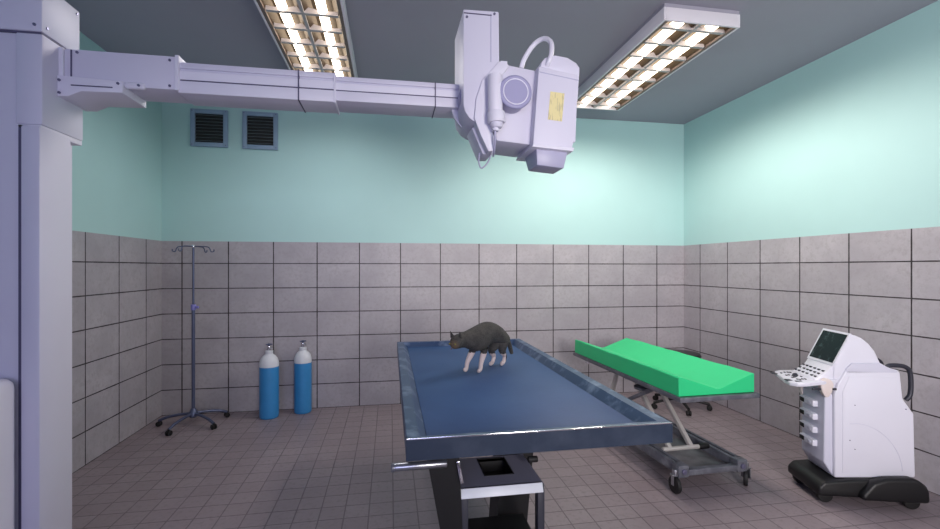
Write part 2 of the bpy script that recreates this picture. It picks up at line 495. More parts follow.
# tower at the end of the arm
YT = 2.25
tw = [(463, 9), (463, 104), (464.5, 111), (469, 118), (476, 123), (484, 124), (499, 98), (499, 60), (498.5, 11.5)]
b = new(); prism(b, xz(tw, YT), 1, YT, 2.56, .005); tower = xc('tower', b, M['xray'])
q0, q1 = at(463.5, 12.5, YT), at(498, 12.8, YT)
b = new(); box(b, (q0.x, YT-.004, q0.z-.004), (q1.x-.035, YT+.01, q0.z), 0); xc('cover_seam', b, M['seam'], tower)
q2, q3 = at(490.5, 14, YT), at(490.5, 62, YT)
b = new(); box(b, (q2.x-.002, YT-.002, q3.z), (q2.x+.002, YT+.01, q2.z)); xc('cover_seam', b, M['xray_dark'], tower)
q = at(466.5, 17, YT); q4 = at(494, 14, YT); screws(tower, [(q.x, YT-.001, q.z), (q4.x, YT-.001, q4.z)])
# round joint behind the tower
cj = at(480, 102, 2.40)
b = new(); cyl(b, (cj.x, 2.44, cj.z-.01), (cj.x, 2.465, cj.z-.01), .150, n=48, bev=.003); xc('joint_flange', b, M['xray_light'])
b = new(); cyl(b, (cj.x, 2.33, cj.z), (cj.x, 2.45, cj.z), .122, n=48); xc('joint_disc', b, M['xray_mid'])
b = new(); cyl(b, (cj.x, 2.465, cj.z), (cj.x, 2.52, cj.z), .120, n=48, bev=.003); xc('joint_drum', b, M['xray'])
# yoke
yk = [(499, 61), (506, 62), (509, 66), (500, 78), (489, 80), (489, 118), (495.5, 144), (493, 151), (488, 151), (481, 136), (474, 118), (476, 98), (482, 80)]
b = new(); prism(b, xz(yk, 2.235), 1, 2.235, 2.30, .004); yoke = xc('yoke', b, M['xray_light'])
yk2 = [(470, 130), (476, 129), (487, 150), (493, 148), (490, 156), (481, 156)]
b = new(); prism(b, xz(yk2, 2.34), 1, 2.30, 2.46, .004); xc('yoke_hook', b, M['xray'])
# tube housing
th_ = [(500, 63), (506, 63), (507, 64.5), (536, 70.5), (531, 145), (496, 140.5), (492, 110), (489, 84)]
b = new(); prism(b, xz(th_, 2.262), 1, 2.262, 2.54, .008); hs = xc('tube_housing', b, M['xray'])
tab = at(504, 62, 2.27); b = new(); box(b, (tab.x-.02, 2.265, tab.z-.02), (tab.x+.015, 2.36, tab.z+.004), .003); xc('housing_tab', b, M['xray_light'], hs)
# round cap
rc = at(515.5, 91.5, 2.16)
def ring(par, name, m, y0, y1, r, bev=.004):
    b = new(); cyl(b, (rc.x, y0, rc.z), (rc.x, y1, rc.z), r, n=48, bev=bev); return xc(name, b, m, par)
cap = ring(hs, 'cap_drum', M['xray_dark'], 2.175, 2.27, .074)
b = new()
def torus(b, c, R_, r_, n=48, k=12):
    rows = []
    for i in range(n):
        t = 2*PI*i/n
        rows.append([b.verts.new((c[0]+(R_+r_*math.cos(2*PI*j/k))*math.cos(t), c[1]+r_*math.sin(2*PI*j/k)*.8, c[2]+(R_+r_*math.cos(2*PI*j/k))*math.sin(t))) for j in range(k)])
    for i in range(n):
        for j in range(k):
            b.faces.new((rows[i][j], rows[(i+1) % n][j], rows[(i+1) % n][(j+1) % k], rows[i][(j+1) % k]))
torus(b, (rc.x, 2.168, rc.z), .071, .012); child('cap_ring', b, M['xray_mid'], hs)
b = new(); torus(b, (rc.x, 2.160, rc.z), .061, .0035); child('cap_inner_ring', b, M['xray_light'], hs)
ring(hs, 'cap_disc', M['xray_mid'], 2.158, 2.176, .060, .003)
# upright sleeve with plug
def vcyl(u, v0, v1, wpx, y, name, m, par, bev=.003, wb=None):
    a, c_ = at(u[0], v0, y), at(u[1], v1, y); k = 2.2/F_PX
    b = new(); cyl(b, a, c_, wpx*k/2, (wb or wpx)*k/2, n=28, bev=bev); return xc(name, b, m, par)
sl = vcyl((494.5, 495), 75, 112, 15, 2.19, 'upright_sleeve', M['xray_light'], hs, .006)
vcyl((495.5, 496), 112, 123, 18, 2.19, 'sleeve_collar', M['xray_light'], sl)
vcyl((496, 496), 123, 128, 14, 2.19, 'sleeve_nut', M['xray'], sl, .003, 11)
vcyl((495.5, 495), 128, 131, 7, 2.19, 'plug', M['xray_light'], sl, .001)
b = new(); tube(b, [at(495, 130, 2.19), at(494.5, 140, 2.2), at(494, 150, 2.23), at(493, 156, 2.28)], .0055); xc('plug_cable', b, M['xray_dark'], sl)
b = new(); tube(b, [at(492, 152, 2.35), at(487, 163, 2.34), at(481, 168, 2.34), at(478.5, 162, 2.34), at(479, 153, 2.34)], .0042); xc('loop_cable', b, M['xray_dark'], yoke)
# collimator box
YC = 2.205
cb = [(538.5, 66), (579, 75), (577.6, 100), (577, 100), (575.5, 142), (573.2, 142), (571.5, 150.5), (532.5, 146)]
b = new(); prism(b, xz(cb, YC), 1, YC, 2.50, .006); colb = xc('collimator_box', b, M['xray'])
dm = [(540, 67), (541, 62), (545, 57.5), (555, 55.2), (567, 57.5), (576, 63), (579.3, 68), (579, 76)]
b = new(); prism(b, xz(dm, YC+.02), 1, YC+.018, 2.47, .006); xc('box_hood', b, M['xray'], colb)
sm_ = [(539, 71.5), (578.5, 80), (578.5, 80.8), (539, 72.3)]
b = new(); prism(b, xz(sm_, YC), 1, YC-.0015, YC+.004); xc('box_seam', b, M['xray_dark'], colb)
lp = [(533, 143.6), (573.5, 148), (572.5, 151.5), (531.5, 146.8)]
b = new(); prism(b, xz(lp, YC), 1, YC-.007, 2.505, .002); xc('box_lip', b, M['xray_light'], colb)
stp = [(550, 91.5), (564, 93.5), (561.5, 121.5), (547.5, 119.5)]
b = new(); prism(b, xz(stp, YC), 1, YC-.002, YC+.001); xc('warning_sticker', b, M['sticker'], colb)
sn = [at(535, 148, YC+.03), at(568, 151, YC+.03)]
b = new()
za = sn[0].z + .012; zb_ = at(551, 168, YC+.06).z
A = [(sn[0].x+.004, YC+.03, za), (sn[1].x, YC+.03, za-.012), (sn[1].x, 2.45, za-.012), (sn[0].x+.004, 2.45, za)]
B = [(sn[0].x+.012, YC+.04, zb_+.008), (sn[1].x-.020, YC+.04, zb_-.004), (sn[1].x-.020, 2.40, zb_-.004), (sn[0].x+.012, 2.40, zb_+.008)]
va = [b.verts.new(p) for p in A]; vb = [b.verts.new(p) for p in B]
b.faces.new(va[::-1]); b.faces.new(vb)
for i in range(4): b.faces.new((va[i], va[(i+1) % 4], vb[(i+1) % 4], vb[i]))
bmesh.ops.bevel(b, geom=b.edges[:], offset=.006, segments=2, profile=.5, affect='EDGES')
xc('collimator_snout', b, M['xray_dark'], colb)
b = new(); tube(b, [at(521, 68, 2.38), at(523.5, 60, 2.37), at(530, 49, 2.35), (at(537, 41.5, 2.33)), at(545, 38.5, 2.29), at(550.8, 43, 2.25), at(551, 53, 2.22), at(549, 60, 2.212), at(546.5, 66, 2.23)], .0125, 14); xc('hood_cable', b, M['xray_light'], colb)

# ------------------------------------------------------------------ examination table
TX0, TX1, TY0, TY1, TZ = .058, 1.137, 1.71, 3.965, 1.0
tc_ = Vector(((TX0+TX1)/2, (TY0+TY1)/2, 0))
tb = thing('examination_table', 'long blue metal examination table with raised rim on black legs, cat on top', 'table', tc_)
def tcd(name, bm, m, par=None): return child(name, bm, m, par or tb)
b = new()
def rect(x0, x1, y0, y1, z): return [(x0, y0, z), (x1, y0, z), (x1, y1, z), (x0, y1, z)]
rw, sw, dz_ = .048, .042, .045
loops = [rect(TX0+.01, TX1-.01, TY0+.01, TY1-.01, TZ-.084), rect(TX0, TX1, TY0, TY1, TZ-.082), rect(TX0, TX1, TY0, TY1, TZ-.003), rect(TX0+.003, TX1-.003, TY0+.003, TY1-.003, TZ),
         rect(TX0+rw, TX1-rw, TY0+.03, TY1-.03, TZ-.002), rect(TX0+rw+sw, TX1-rw-sw, TY0+.05, TY1-.05, TZ-dz_-.004)]
vl = [[b.verts.new(p) for p in lp_] for lp_ in loops]
for a_, c_ in zip(vl, vl[1:]):
    for i in range(4): b.faces.new((a_[i], a_[(i+1) % 4], c_[(i+1) % 4], c_[i]))
b.faces.new(vl[-1]); b.faces.new(vl[0][::-1])
rimo = tcd('rim_frame', b, M['bluesteel'])
b = new(); box(b, (TX0+rw+sw-.004, TY0+.05-.004, TZ-dz_-.012), (TX1-rw-sw+.004, TY1-.05+.004, TZ-dz_+.004), .003); tcd('mat', b, M['bluemat'])
b = new(); box(b, (TX0+.001, TY0-.003, TZ-.004), (TX1-.001, TY0+.004, TZ+.0015), .001); tcd('edge_trim', b, M['chrome'])  # bright strip added as the highlight along the near rim edge
b = new(); box(b, (TX0-.001, TY0-.002, TZ-.082), (TX1+.001, TY0+.004, TZ-.005)); tcd('front_skirt', b, M['bluesteel2'])
# side rod
b = new(); cyl(b, (.008, 1.80, .860), (.22, 1.80, .862), .0155, n=20, bev=.003); rod = tcd('side_rod', b, M['steel'])
b = new(); cyl(b, (.004, 1.80, .860), (.016, 1.80, .860), .0175, n=20, bev=.002); tcd('rod_cap', b, M['ggrey'], rod)
# support beam + legs
b = new(); box(b, (.20, 1.95, .875), (.62, 3.6, .917), .004); tcd('support_beam', b, M['black'])
def taper(b, xa0, xa1, xb0, xb1, y0, y1, zt, zb):
    va = [b.verts.new(p) for p in rect(xa0, xa1, y0, y1, zt)]; vb = [b.verts.new(p) for p in rect(xb0, xb1, y0+.04, y1-.04, zb)]
    b.faces.new(va); b.faces.new(vb[::-1])
    for i in range(4): b.faces.new((va[i], vb[i], vb[(i+1) % 4], va[(i+1) % 4]))
b = new(); taper(b, .140, .275, .285, .315, 1.84, 2.05, .90, .10); tcd('leg', b, M['black'])
b = new(); taper(b, .565, .72, .50, .66, 2.20, 2.42, .90, .10); tcd('leg', b, M['black'])
b = new(); box(b, (.24, 1.98, .35), (.60, 2.13, .44)); tcd('cross_member', b, M['black'])
b = new(); box(b, (.10, 1.80, 0.0), (.72, 2.46, .11), .012); tcd('base_plate', b, M['black'])
# lifting box in front of the legs
b = new()
x0, x1, y0, y1, zt = .290, .640, 1.872, 2.17, .72
hx0, hx1, hy0, hy1 = .412, .535, 1.975, 2.145
for a_, c_ in (((x0, y0), (hx0, y1)), ((hx1, y0), (x1, y1)), ((hx0, y0), (hx1, hy0)), ((hx0, hy1), (hx1, y1))):
    box(b, (a_[0], a_[1], zt-.012), (c_[0], c_[1], zt))
hb = tcd('lift_box', b, M['liftgrey'])
b = new()
for a_, c_ in (((hx0-.006, hy0-.006), (hx0, hy1+.006)), ((hx1, hy0-.006), (hx1+.006, hy1+.006)), ((hx0, hy0-.006), (hx1, hy0)), ((hx0, hy1), (hx1, hy1+.006))):
    box(b, (a_[0], a_[1], zt-.06), (c_[0], c_[1], zt+.002))
box(b, (hx0, hy0, zt-.07), (hx1, hy1, zt-.06)); tcd('slot_liner', b, M['black'], hb)
b = new(); prism(b, [(y0, zt), (y0+.012, zt), (y0-.012, zt-.036), (y0-.018, zt-.034)], 0, x0-.004, x1-.002, .002); tcd('front_flange', b, M['tankwhite'], hb)
for xx, nm in ((x0-.004, 0), (x1-.026, 1)):
    b = new(); prism(b, [(y0-.012, zt-.034), (y0+.0, zt-.004), (y0+.03, zt-.006), (y0+.03, .18), (y0-.012, .18)], 0, xx, xx+.03, .002); tcd('side_frame', b, M['dark'], hb)
b = new(); box(b, (x0, y0-.03, .40), (x1, y1, .43)); tcd('lower_shelf', b, M['black'], hb)
b = new(); box(b, (x0-.005, y0+.03, .43), (x0+.001, y1-.02, zt-.012)); tcd('side_panel', b, M['dark'], hb)
p0, p1 = at(457.5, 461, 1.83), at(461.5, 483, 1.83)
b = new(); bar(b, p0, p1, .014, .014, .002); tcd('strut', b, M['chrome'], hb)
b = new(); pp = at(534, 459, 2.0); cyl(b, (pp.x-.03, 2.0, pp.z), (pp.x+.014, 2.0, pp.z), .014, n=16, bev=.003); tcd('pivot_knob', b, M['rubber'], hb)

# ------------------------------------------------------------------ cat
CK = 1.22
def build_cat():
    yb = lambda u, v, y: at(u, v, y)
    V = []; Rr = []; Ed = []
    def nd(p, r, par=None):
        V.append(p); Rr.append(r)
        if par is not None: Ed.append((par, len(V)-1))
        return len(V)-1
    zm = TZ - dz_ + .004
    pel = nd(yb(499.0, 331.0, 3.08), (.076, .084))
    mid = nd(yb(491, 331.5, 3.03), (.066, .072), pel)
    mid2 = nd(yb(482, 334.5, 2.97), (.060, .066), mid)
    ch = nd(yb(472.5, 338.5, 2.90), (.052, .056), mid2)
    nk = nd(yb(464.5, 340, 2.86), (.038, .040), ch)
    hd = nd(yb(457.5, 341.2, 2.815), (.040, .042), nk)
    hd2 = nd(yb(454.5, 344.0, 2.785), (.034, .034), hd)
    mz = nd(yb(452.5, 347.8, 2.765), (.016, .015), hd2)
    # tail
    t0 = nd(yb(506.5, 338, 3.14), (.015, .015), pel)
    t1 = nd(yb(509.0, 345, 3.16), (.014, .014), t0)
    t2 = nd(yb(510.4, 350, 3.16), (.013, .013), t1)
    t3 = nd(yb(511.6, 354.5, 3.15), (.010, .010), t2)
    fw = Vector((-.72, -.69, 0))
    def front(root, u, v, x, y):
        e = nd(yb(u, v, y+.02), (.022, .022), root)
        k = nd(Vector((x+.006, y+.006, zm+.062)), (.0125, .0125), e)
        w_ = nd(Vector((x, y, zm+.020)), (.0115, .0115), k)
        nd(Vector((x, y, zm+.013)) + fw*.028, (.0165, .0115), w_)
    front(ch, 472.8, 350, .483, 2.914)
    front(ch, 484.3, 349.5, .566, 2.872)
    def rear(u, v, x, y):
        h = nd(yb(u, v, y-.005), (.042, .044), pel)
        kn = nd(Vector((x-.016, y-.028, zm+.105)), (.022, .022), h)
        hk = nd(Vector((x+.020, y+.018, zm+.060)), (.0125, .0125), kn)
        p = nd(Vector((x+.004, y+.004, zm+.018)), (.0115, .0115), hk)
        nd(Vector((x, y, zm+.013)) + fw*.026, (.0160, .0115), p)
    rear(497, 341, .690, 3.085)
    rear(503.5, 341, .765, 3.075)
    me = bpy.data.meshes.new('cat_cage'); me.from_pydata([tuple(v) for v in V], Ed, [])
    o = bpy.data.objects.new('cat_cage', me); COL.objects.link(o)
    o.modifiers.new('s', 'SKIN'); 
    if not me.skin_vertices: 
        pass
    sk = me.skin_vertices[0].data
    for i, r in enumerate(Rr): sk[i].radius = (r[0]*CK, r[1]*CK); sk[i].use_root = (i == 0)
    ss = o.modifiers.new('ss', 'SUBSURF'); ss.levels = 3; ss.render_levels = 3
    dg = bpy.context.evaluated_depsgraph_get()
    dg.update()
    em = bpy.data.meshes.new_from_object(o.evaluated_get(dg))
    bpy.data.objects.remove(o)
    bm = bmesh.new(); bm.from_mesh(em)
    for f in bm.faces: f.material_index = 0; f.smooth = True
    # face direction
    h1, h2 = V[hd2], V[hd]; f_ = (V[mz]-V[hd]).normalized(); sd = f_.cross(Vector((0, 0, 1))).normalized(); up = sd.cross(f_)
    for s in (-1, 1):   # ears
        base = V[hd] + up*.034 + sd*s*.026 + f_*.004
        tip = base + up*.042 + sd*s*.008
        vs = []
        for a_ in range(10):
            t = 2*PI*a_/10
            vs.append(bm.verts.new(base + sd*math.cos(t)*.018 + f_*math.sin(t)*.010 - up*.006))
        vt = bm.verts.new(tip)
        for i in range(10):
            f = bm.faces.new((vs[i], vs[(i+1) % 10], vt)); f.smooth = True; f.material_index = 0
        # eye
        ec = V[hd2] + sd*s*.019 + up*.017 + f_*.029
        r = bmesh.ops.create_icosphere(bm, subdivisions=2, radius=.0065, matrix=Matrix.Translation(ec))
        for v in r['verts']:
            for f in v.link_faces: f.material_index = 1; f.smooth = True
        r = bmesh.ops.create_icosphere(bm, subdivisions=2, radius=.0035, matrix=Matrix.Translation(ec + f_*.0037 + sd*s*.001))
        for v in r['verts']:
            for f in v.link_faces: f.material_index = 2; f.smooth = True
    r = bmesh.ops.create_icosphere(bm, subdivisions=2, radius=.0045, matrix=Matrix.Translation(V[mz] + f_*.019 + up*.004))
    for v in r['verts']:
        for f in v.link_faces: f.material_index = 3; f.smooth = True
    org = Vector((.61, 2.98, zm))
    bmesh.ops.transform(bm, matrix=Matrix.Translation(-org), verts=bm.verts[:])
    lowest = min(v.co.z for v in bm.verts)
    m2 = bpy.data.meshes.new('cat'); bm.to_mesh(m2); bm.free()
    # fur
    g = N('grey_tabby_fur')
    tcx = g.n('ShaderNodeTexCoord'); P = tcx.outputs['Object']; sp = g.n('ShaderNodeSeparateXYZ'); g.l(P, sp.inputs[0])
    n = g.noise(P, 22, 5, .7); nn = g.noise(P, 160, 3, .6)
    base = g.mix(g.ramp(n, .35, .7), lin((36, 36, 37)), lin((66, 64, 62)))
    base = g.mix(g.math('MULTIPLY', g.ramp(nn, .4, .7), .5), base, lin((84, 80, 78)))
    # tan muzzle
    vm = g.n('ShaderNodeVectorMath', operation='DISTANCE'); g.l(P, vm.inputs[0]); vm.inputs[1].default_value = V[mz] - org + up*.006
    fz = g.n('ShaderNodeMapRange'); g.l(vm.outputs['Value'], fz.inputs[0]); fz.inputs[1].default_value = .048; fz.inputs[2].default_value = .018
    base = g.mix(g.math('MULTIPLY', fz.outputs[0], .38), base, lin((140, 112, 76)))
    zz = g.math('ADD', sp.outputs[2], g.math('MULTIPLY', g.math('SUBTRACT', n, .5), .05))
    isf = g.math('LESS_THAN', sp.outputs[0], .02)
    ist = g.math('GREATER_THAN', sp.outputs[0], .175)
    thr = g.math('SUBTRACT', g.math('MULTIPLY_ADD', isf, .040, .082), g.math('MULTIPLY', ist, .07))
    white = g.math('LESS_THAN', zz, thr)
    base = g.mix(white, base, lin((204, 188, 186)))
    g.l(base, g.b.inputs['Base Color']); g.b.inputs['Roughness'].default_value = .85
    g.bump(nn, .004, .8)
    m2.materials.append(g.m)
    m2.materials.append(mat('cat_eye', (120, 112, 52), .15)); m2.materials.append(mat('cat_pupil', (8, 8, 8), .1)); m2.materials.append(mat('cat_nose', (120, 84, 80), .5))
    c = bpy.data.objects.new('cat', m2); COL.objects.link(c); c.location = org + Vector((0, 0, .0012-lowest))
    c['label'] = 'dark grey cat with white legs standing on the blue table, head lowered'; c['category'] = 'cat'
build_cat()

# ------------------------------------------------------------------ gas tanks
def tank(x, y, r, h, label):
    t = thing('gas_cylinder', label, 'gas cylinder', (x, y, 0), 0, 'blue gas cylinders by the back wall')
    zb = h*.685
    b = new(); lathe(b, [(0, .0), (r*.9, .0), (r*.97, .008), (r, .025), (r, zb)]); obj('body', b, M['tankblue'], t)
    b = new(); lathe(b, [(r*1.005, zb-.002), (r*1.005, zb+.03), (r*.97, zb+.055), (r*.86, zb+.085), (r*.66, zb+.112), (r*.45, zb+.128), (r*.40, zb+.135), (r*.42, zb+.140), (r*.42, zb+.168), (r*.30, zb+.172), (0, zb+.172)]); obj('shoulder', b, M['tankwhite'], t)
    b = new(); z = zb+.17
    cyl(b, (0, 0, z), (0, 0, z+.02), r*.22, n=16); cyl(b, (0, 0, z+.018), (0, 0, z+.05), r*.17, n=16, bev=.002); cyl(b, (0, 0, z+.03), (.035, -.02, z+.03), .010, n=12, bev=.002)
    v = obj('valve', b, M['chrome'], t)
    b = new(); cyl(b, (0, 0, z+.05), (0, 0, z+.058), r*.12, n=12)
    for k in range(4):
        a = k*PI/2+.4; bar(b, (0, 0, z+.066), (.034*math.cos(a), .034*math.sin(a), z+.066), .016, .012, .003)
    cyl(b, (0, 0, z+.058), (0, 0, z+.075), .017, n=12, bev=.003)
    obj('handwheel', b, M['stand'], v)
tank(-1.302, 5.315, .100, .815, 'blue gas cylinder with white shoulder by the back wall, nearer the drip stand')
tank(-.972, 5.44, .094, .825, 'blue gas cylinder with white shoulder by the back wall, nearer the blue table')

# ------------------------------------------------------------------ drip stand
t = thing('drip_stand', 'thin grey metal drip stand on a five-footed caster base in the left corner', 'drip stand', (-2.02, 5.205, 0))
b = new(); lathe(b, [(0, .075), (.03, .075), (.045, .09), (.045, .12), (.03, .15), (.022, .17), (0, .17)]); obj('hub', b, M['stand'], t)
b = new(); cyl(b, (0, 0, .15), (0, 0, 1.20), .0165, n=18); obj('pole', b, M['stand'], t)
b = new(); cyl(b, (0, 0, 1.20), (0, 0, 1.85), .0105, n=16); up_ = obj('upper_pole', b, M['stand'], t)
b = new(); cyl(b, (0, 0, 1.19), (0, 0, 1.25), .024, n=18, bev=.004); cyl(b, (.02, -.005, 1.22), (.055, -.012, 1.22), .014, n=14, bev=.003); obj('height_clamp', b, M['violet'], t)
for k in range(5):
    a = math.radians(36+72*k); c, s = math.cos(a), math.sin(a)
    b = new(); R0 = .325
    tube(b, [(c*.03, s*.03, .115), (c*.14, s*.14, .108), (c*.25, s*.25, .088), (c*R0, s*R0, .058)], .0145, 10)
    lg = obj('leg', b, M['stand'], t)
    b = new(); px, py = -s, c
    for d in (-1, 1): cyl(b, (c*R0+px*(.014*d-.008), s*R0+py*(.014*d-.008), .026), (c*R0+px*(.014*d+.008), s*R0+py*(.014*d+.008), .026), .026, n=18, bev=.003)
    cyl(b, (c*R0, s*R0, .03), (c*R0, s*R0, .062), .010, n=12)
    obj('caster', b, M['rubber'], lg)
for k in range(2):
    a = math.radians(8+62*k); c, s = math.cos(a), math.sin(a)
    b = new(); tube(b, [(-c*.19, -s*.19, 1.825), (-c*.19, -s*.19, 1.805), (-c*.165, -s*.165, 1.80), (-c*.15, -s*.15, 1.835), (-c*.12, -s*.12, 1.852), (0, 0, 1.855), (c*.12, s*.12, 1.852), (c*.15, s*.15, 1.835), (c*.165, s*.165, 1.80), (c*.19, s*.19, 1.805), (c*.19, s*.19, 1.825)], .0055, 8)
    obj('hook_bar', b, M['stand'], t)
b = new(); cyl(b, (0, 0, 1.84), (0, 0, 1.868), .016, n=16, bev=.003); obj('top_cap', b, M['chrome'], t)

# ------------------------------------------------------------------ gurney
GX0, GX1, GY0, GY1 = 2.040, 2.675, 3.0, 4.80
gx, gy = (GX0+GX1)/2, (GY0+GY1)/2
g = thing('stretcher_trolley', 'wheeled scissor-lift stretcher trolley with a green trough-shaped mattress, behind the blue table', 'stretcher', (gx-.015, gy, 0), math.radians(1.6))
hw, hl = (GX1-GX0)/2, (GY1-GY0)/2
b = new()
zt0, zt1 = .665, .70
box(b, (-hw-.01, -hl-.02, zt0), (-hw+.03, hl+.01, zt1), .004); box(b, (hw-.03, -hl-.02, zt0), (hw+.02, hl+.01, zt1), .004)
box(b, (-hw+.02, -hl-.02, zt0), (hw-.02, -hl+.02, zt1), .004); box(b, (-hw+.02, hl-.03, zt0), (hw-.02, hl+.01, zt1), .004)
box(b, (-hw+.02, -hl+.02, zt0+.012), (hw-.02, hl-.02, zt1-.002))
obj('tray', b, M['ggrey'], g)
b = new(); nseg = 14
prof = [(-hw, .70), (-hw, .838), (-hw+.012, .845), (-.045, .745), (.0, .738), (hw-.012, .838), (hw, .832), (hw, .70)]
prof = [(-hw, .702), (-hw, .838), (-hw+.01, .845), (.0, .742), (.03, .742), (hw-.01, .845), (hw, .838), (hw, .702)]
random.seed(4)
rings = []
for i in range(nseg+1):
    y = -hl + .012 + (2*hl-.024)*i/nseg
    rings.append([b.verts.new((p[0]+(random.uniform(-.003, .003) if 0 < j < 7 else 0), y, p[1]+(random.uniform(-.003, .003) if 0 < j < 7 else 0))) for j, p in enumerate(prof)])
for a_, c_ in zip(rings, rings[1:]):
    for j in range(8): b.faces.new((a_[j], a_[(j+1) % 8], c_[(j+1) % 8], c_[j]))
b.faces.new(rings[0][::-1]); b.faces.new(rings[-1])
mt = obj('mattress', b, M['green'], g)
bv = mt.modifiers.new('b', 'BEVEL'); bv.width = .006; bv.segments = 2; bv.limit_method = 'ANGLE'
# base
by0, by1 = -hl+.05, hl-.16
RX = (2.075-gx, 2.565-gx)
for cxr in RX:
    b = new(); box(b, (cxr-.034, by0, .130), (cxr+.034, by1, .185), .006)
    box(b, (cxr-.037, by0+.03, .183), (cxr-.012, by1, .202), .003); box(b, (cxr+.012, by0+.03, .183), (cxr+.037, by1, .202), .003)
    rl = obj('base_rail', b, M['ggrey'], g)
    for ye in (by0, by1):
        near = ye == by0
        b = new(); box(b, (cxr-.042, ye-.05, .118), (cxr+.042, ye+.03, .206), .008)
        ec = obj('rail_end', b, M['ggrey'], rl)
        yb_ = ye-.05 if near else ye+.03
        b = new(); cyl(b, (cxr, yb_-.012, .162), (cxr, yb_+.012, .162), .020, n=20, bev=.005); obj('bolt', b, M['screw'], ec)
        sg = -1 if cxr < 0 else 1
        xo = cxr + sg*.052; yo = ye - .02; turn = .0 if cxr < 0 else -.75
        ct, st = math.cos(turn), math.sin(turn)
        b = new()
        cyl(b, (xo, yo, .125), (xo, yo, .175), .020, n=16, bev=.003); box(b, (xo-.03, yo-.02, .128), (xo+.03, yo+.02, .140), .003)
        for d in (-1, 1):
            q = Vector((xo+ct*d*.021, yo+st*d*.021, 0)); bar(b, q+Vector((0, 0, .06)), q+Vector((0, 0, .13)), .006, .028, .001)
        fk = obj('caster_fork', b, M['steel'], g)
        b = new(); cyl(b, (xo-ct*.015, yo-st*.015, .062), (xo+ct*.015, yo+st*.015, .062), .062, n=32, bev=.008); obj('wheel', b, M['rubber'], fk)
for ya in (by0-.03, by1):
    b = new(); box(b, (RX[0]+.04, ya-.02, .130), (RX[1]-.04, ya+.03, .172), .005); obj('cross_bar', b, M['ggrey'], g)
b = new(); box(b, (RX[0]+.03, by0, .120), (RX[1]-.03, by0+.62, .130)); obj('base_plate', b, M['plate'], g)
yr_ = 3.30-gy
b = new(); cyl(b, (2.105-gx, yr_, .205), (2.43-gx, yr_, .205), .0175, n=18, bev=.003); obj('axle_rod', b, M['bright'], g)
b = new(); cyl(b, (2.425-gx, yr_, .205), (2.51-gx, yr_, .205), .024, n=18, bev=.003); obj('axle_sleeve', b, M['black'], g)
for xa in (2.36, 2.17):
    b = new(); bar(b, (xa-gx, yr_, .205), (xa-gx, 3.82-gy, .655), .032, .036, .004); obj('scissor_arm', b, M['bright'], g)
    b = new(); bar(b, (xa-.05-gx, 4.30-gy, .205), (xa-.05-gx, 3.42-gy, .655), .026, .030, .004)
    if xa < 2.3: obj('scissor_arm', b, M['ggrey'], g)
    else: b.free()
b = new(); bar(b, (2.22-gx, 4.38-gy, .205), (2.22-gx, 3.93-gy+.25, .655), .032, .036, .004); obj('scissor_arm', b, M['bright'], g)
b = new(); cyl(b, (RX[0], 4.30-gy, .205), (RX[1], 4.30-gy, .205), .014, n=14); obj('axle_rod', b, M['steel'], g)
b = new(); cyl(b, (-.27, 3.82-gy, .645), (.27, 3.82-gy, .645), .012, n=14); obj('upper_rod', b, M['chrome'], g)
hx_, hy_ = 2.19-gx, 3.68-gy
b = new(); lathe(b, [(0, .61), (.036, .61), (.040, .616), (.040, .63), (.02, .64), (.02, .665), (0, .665)], (hx_, hy_, 0)); hub = obj('lift_hub', b, M['bright'], g)
b = new(); lathe(b, [(.055, .575), (.088, .580), (.090, .60), (.05, .61), (.04, .60), (.055, .585)], (hx_, hy_, 0)); obj('hub_collar', b, M['ggrey'], hub)
b = new(); cyl(b, (-.30, hl-.32, .650), (-.30, hl-.25, .650), .016, n=12); obj('tray_pin', b, M['chrome'], g)

# ------------------------------------------------------------------ stool
t = thing('rolling_stool', 'black round rolling stool mostly hidden behind the green stretcher', 'stool', (3.33, 4.88, 0))
b = new(); lathe(b, [(0, .575), (.20, .575), (.235, .59), (.24, .615), (.225, .637), (.18, .643), (0, .645)], n=40); obj('seat', b, M['stoolb'], t)
b = new(); cyl(b, (0, 0, .10), (0, 0, .38), .025, n=18); cyl(b, (0, 0, .38), (0, 0, .58), .014, n=16); obj('gas_lift', b, M['chrome'], t)
b = new(); lathe(b, [(0, .07), (.04, .07), (.045, .09), (.04, .12), (0, .125)]); obj('hub', b, M['black'], t)
for k in range(5):
    a = math.radians(-107+72*k+1); c, s = math.cos(a), math.sin(a)
    b = new(); tube(b, [(c*.03, s*.03, .10), (c*.17, s*.17, .095), (c*.32, s*.32, .07)], .016, 10); lg = obj('leg', b, M['black'], t)
    b = new()
    for d in (-1, 1): cyl(b, (c*.32-s*(.014*d-.009), s*.32+c*(.014*d-.009), .029), (c*.32-s*(.014*d+.009), s*.32+c*(.014*d+.009), .029), .029, n=18, bev=.003)
    cyl(b, (c*.32, s*.32, .03), (c*.32, s*.32, .07), .011, n=12); obj('caster', b, M['rubber'], lg)

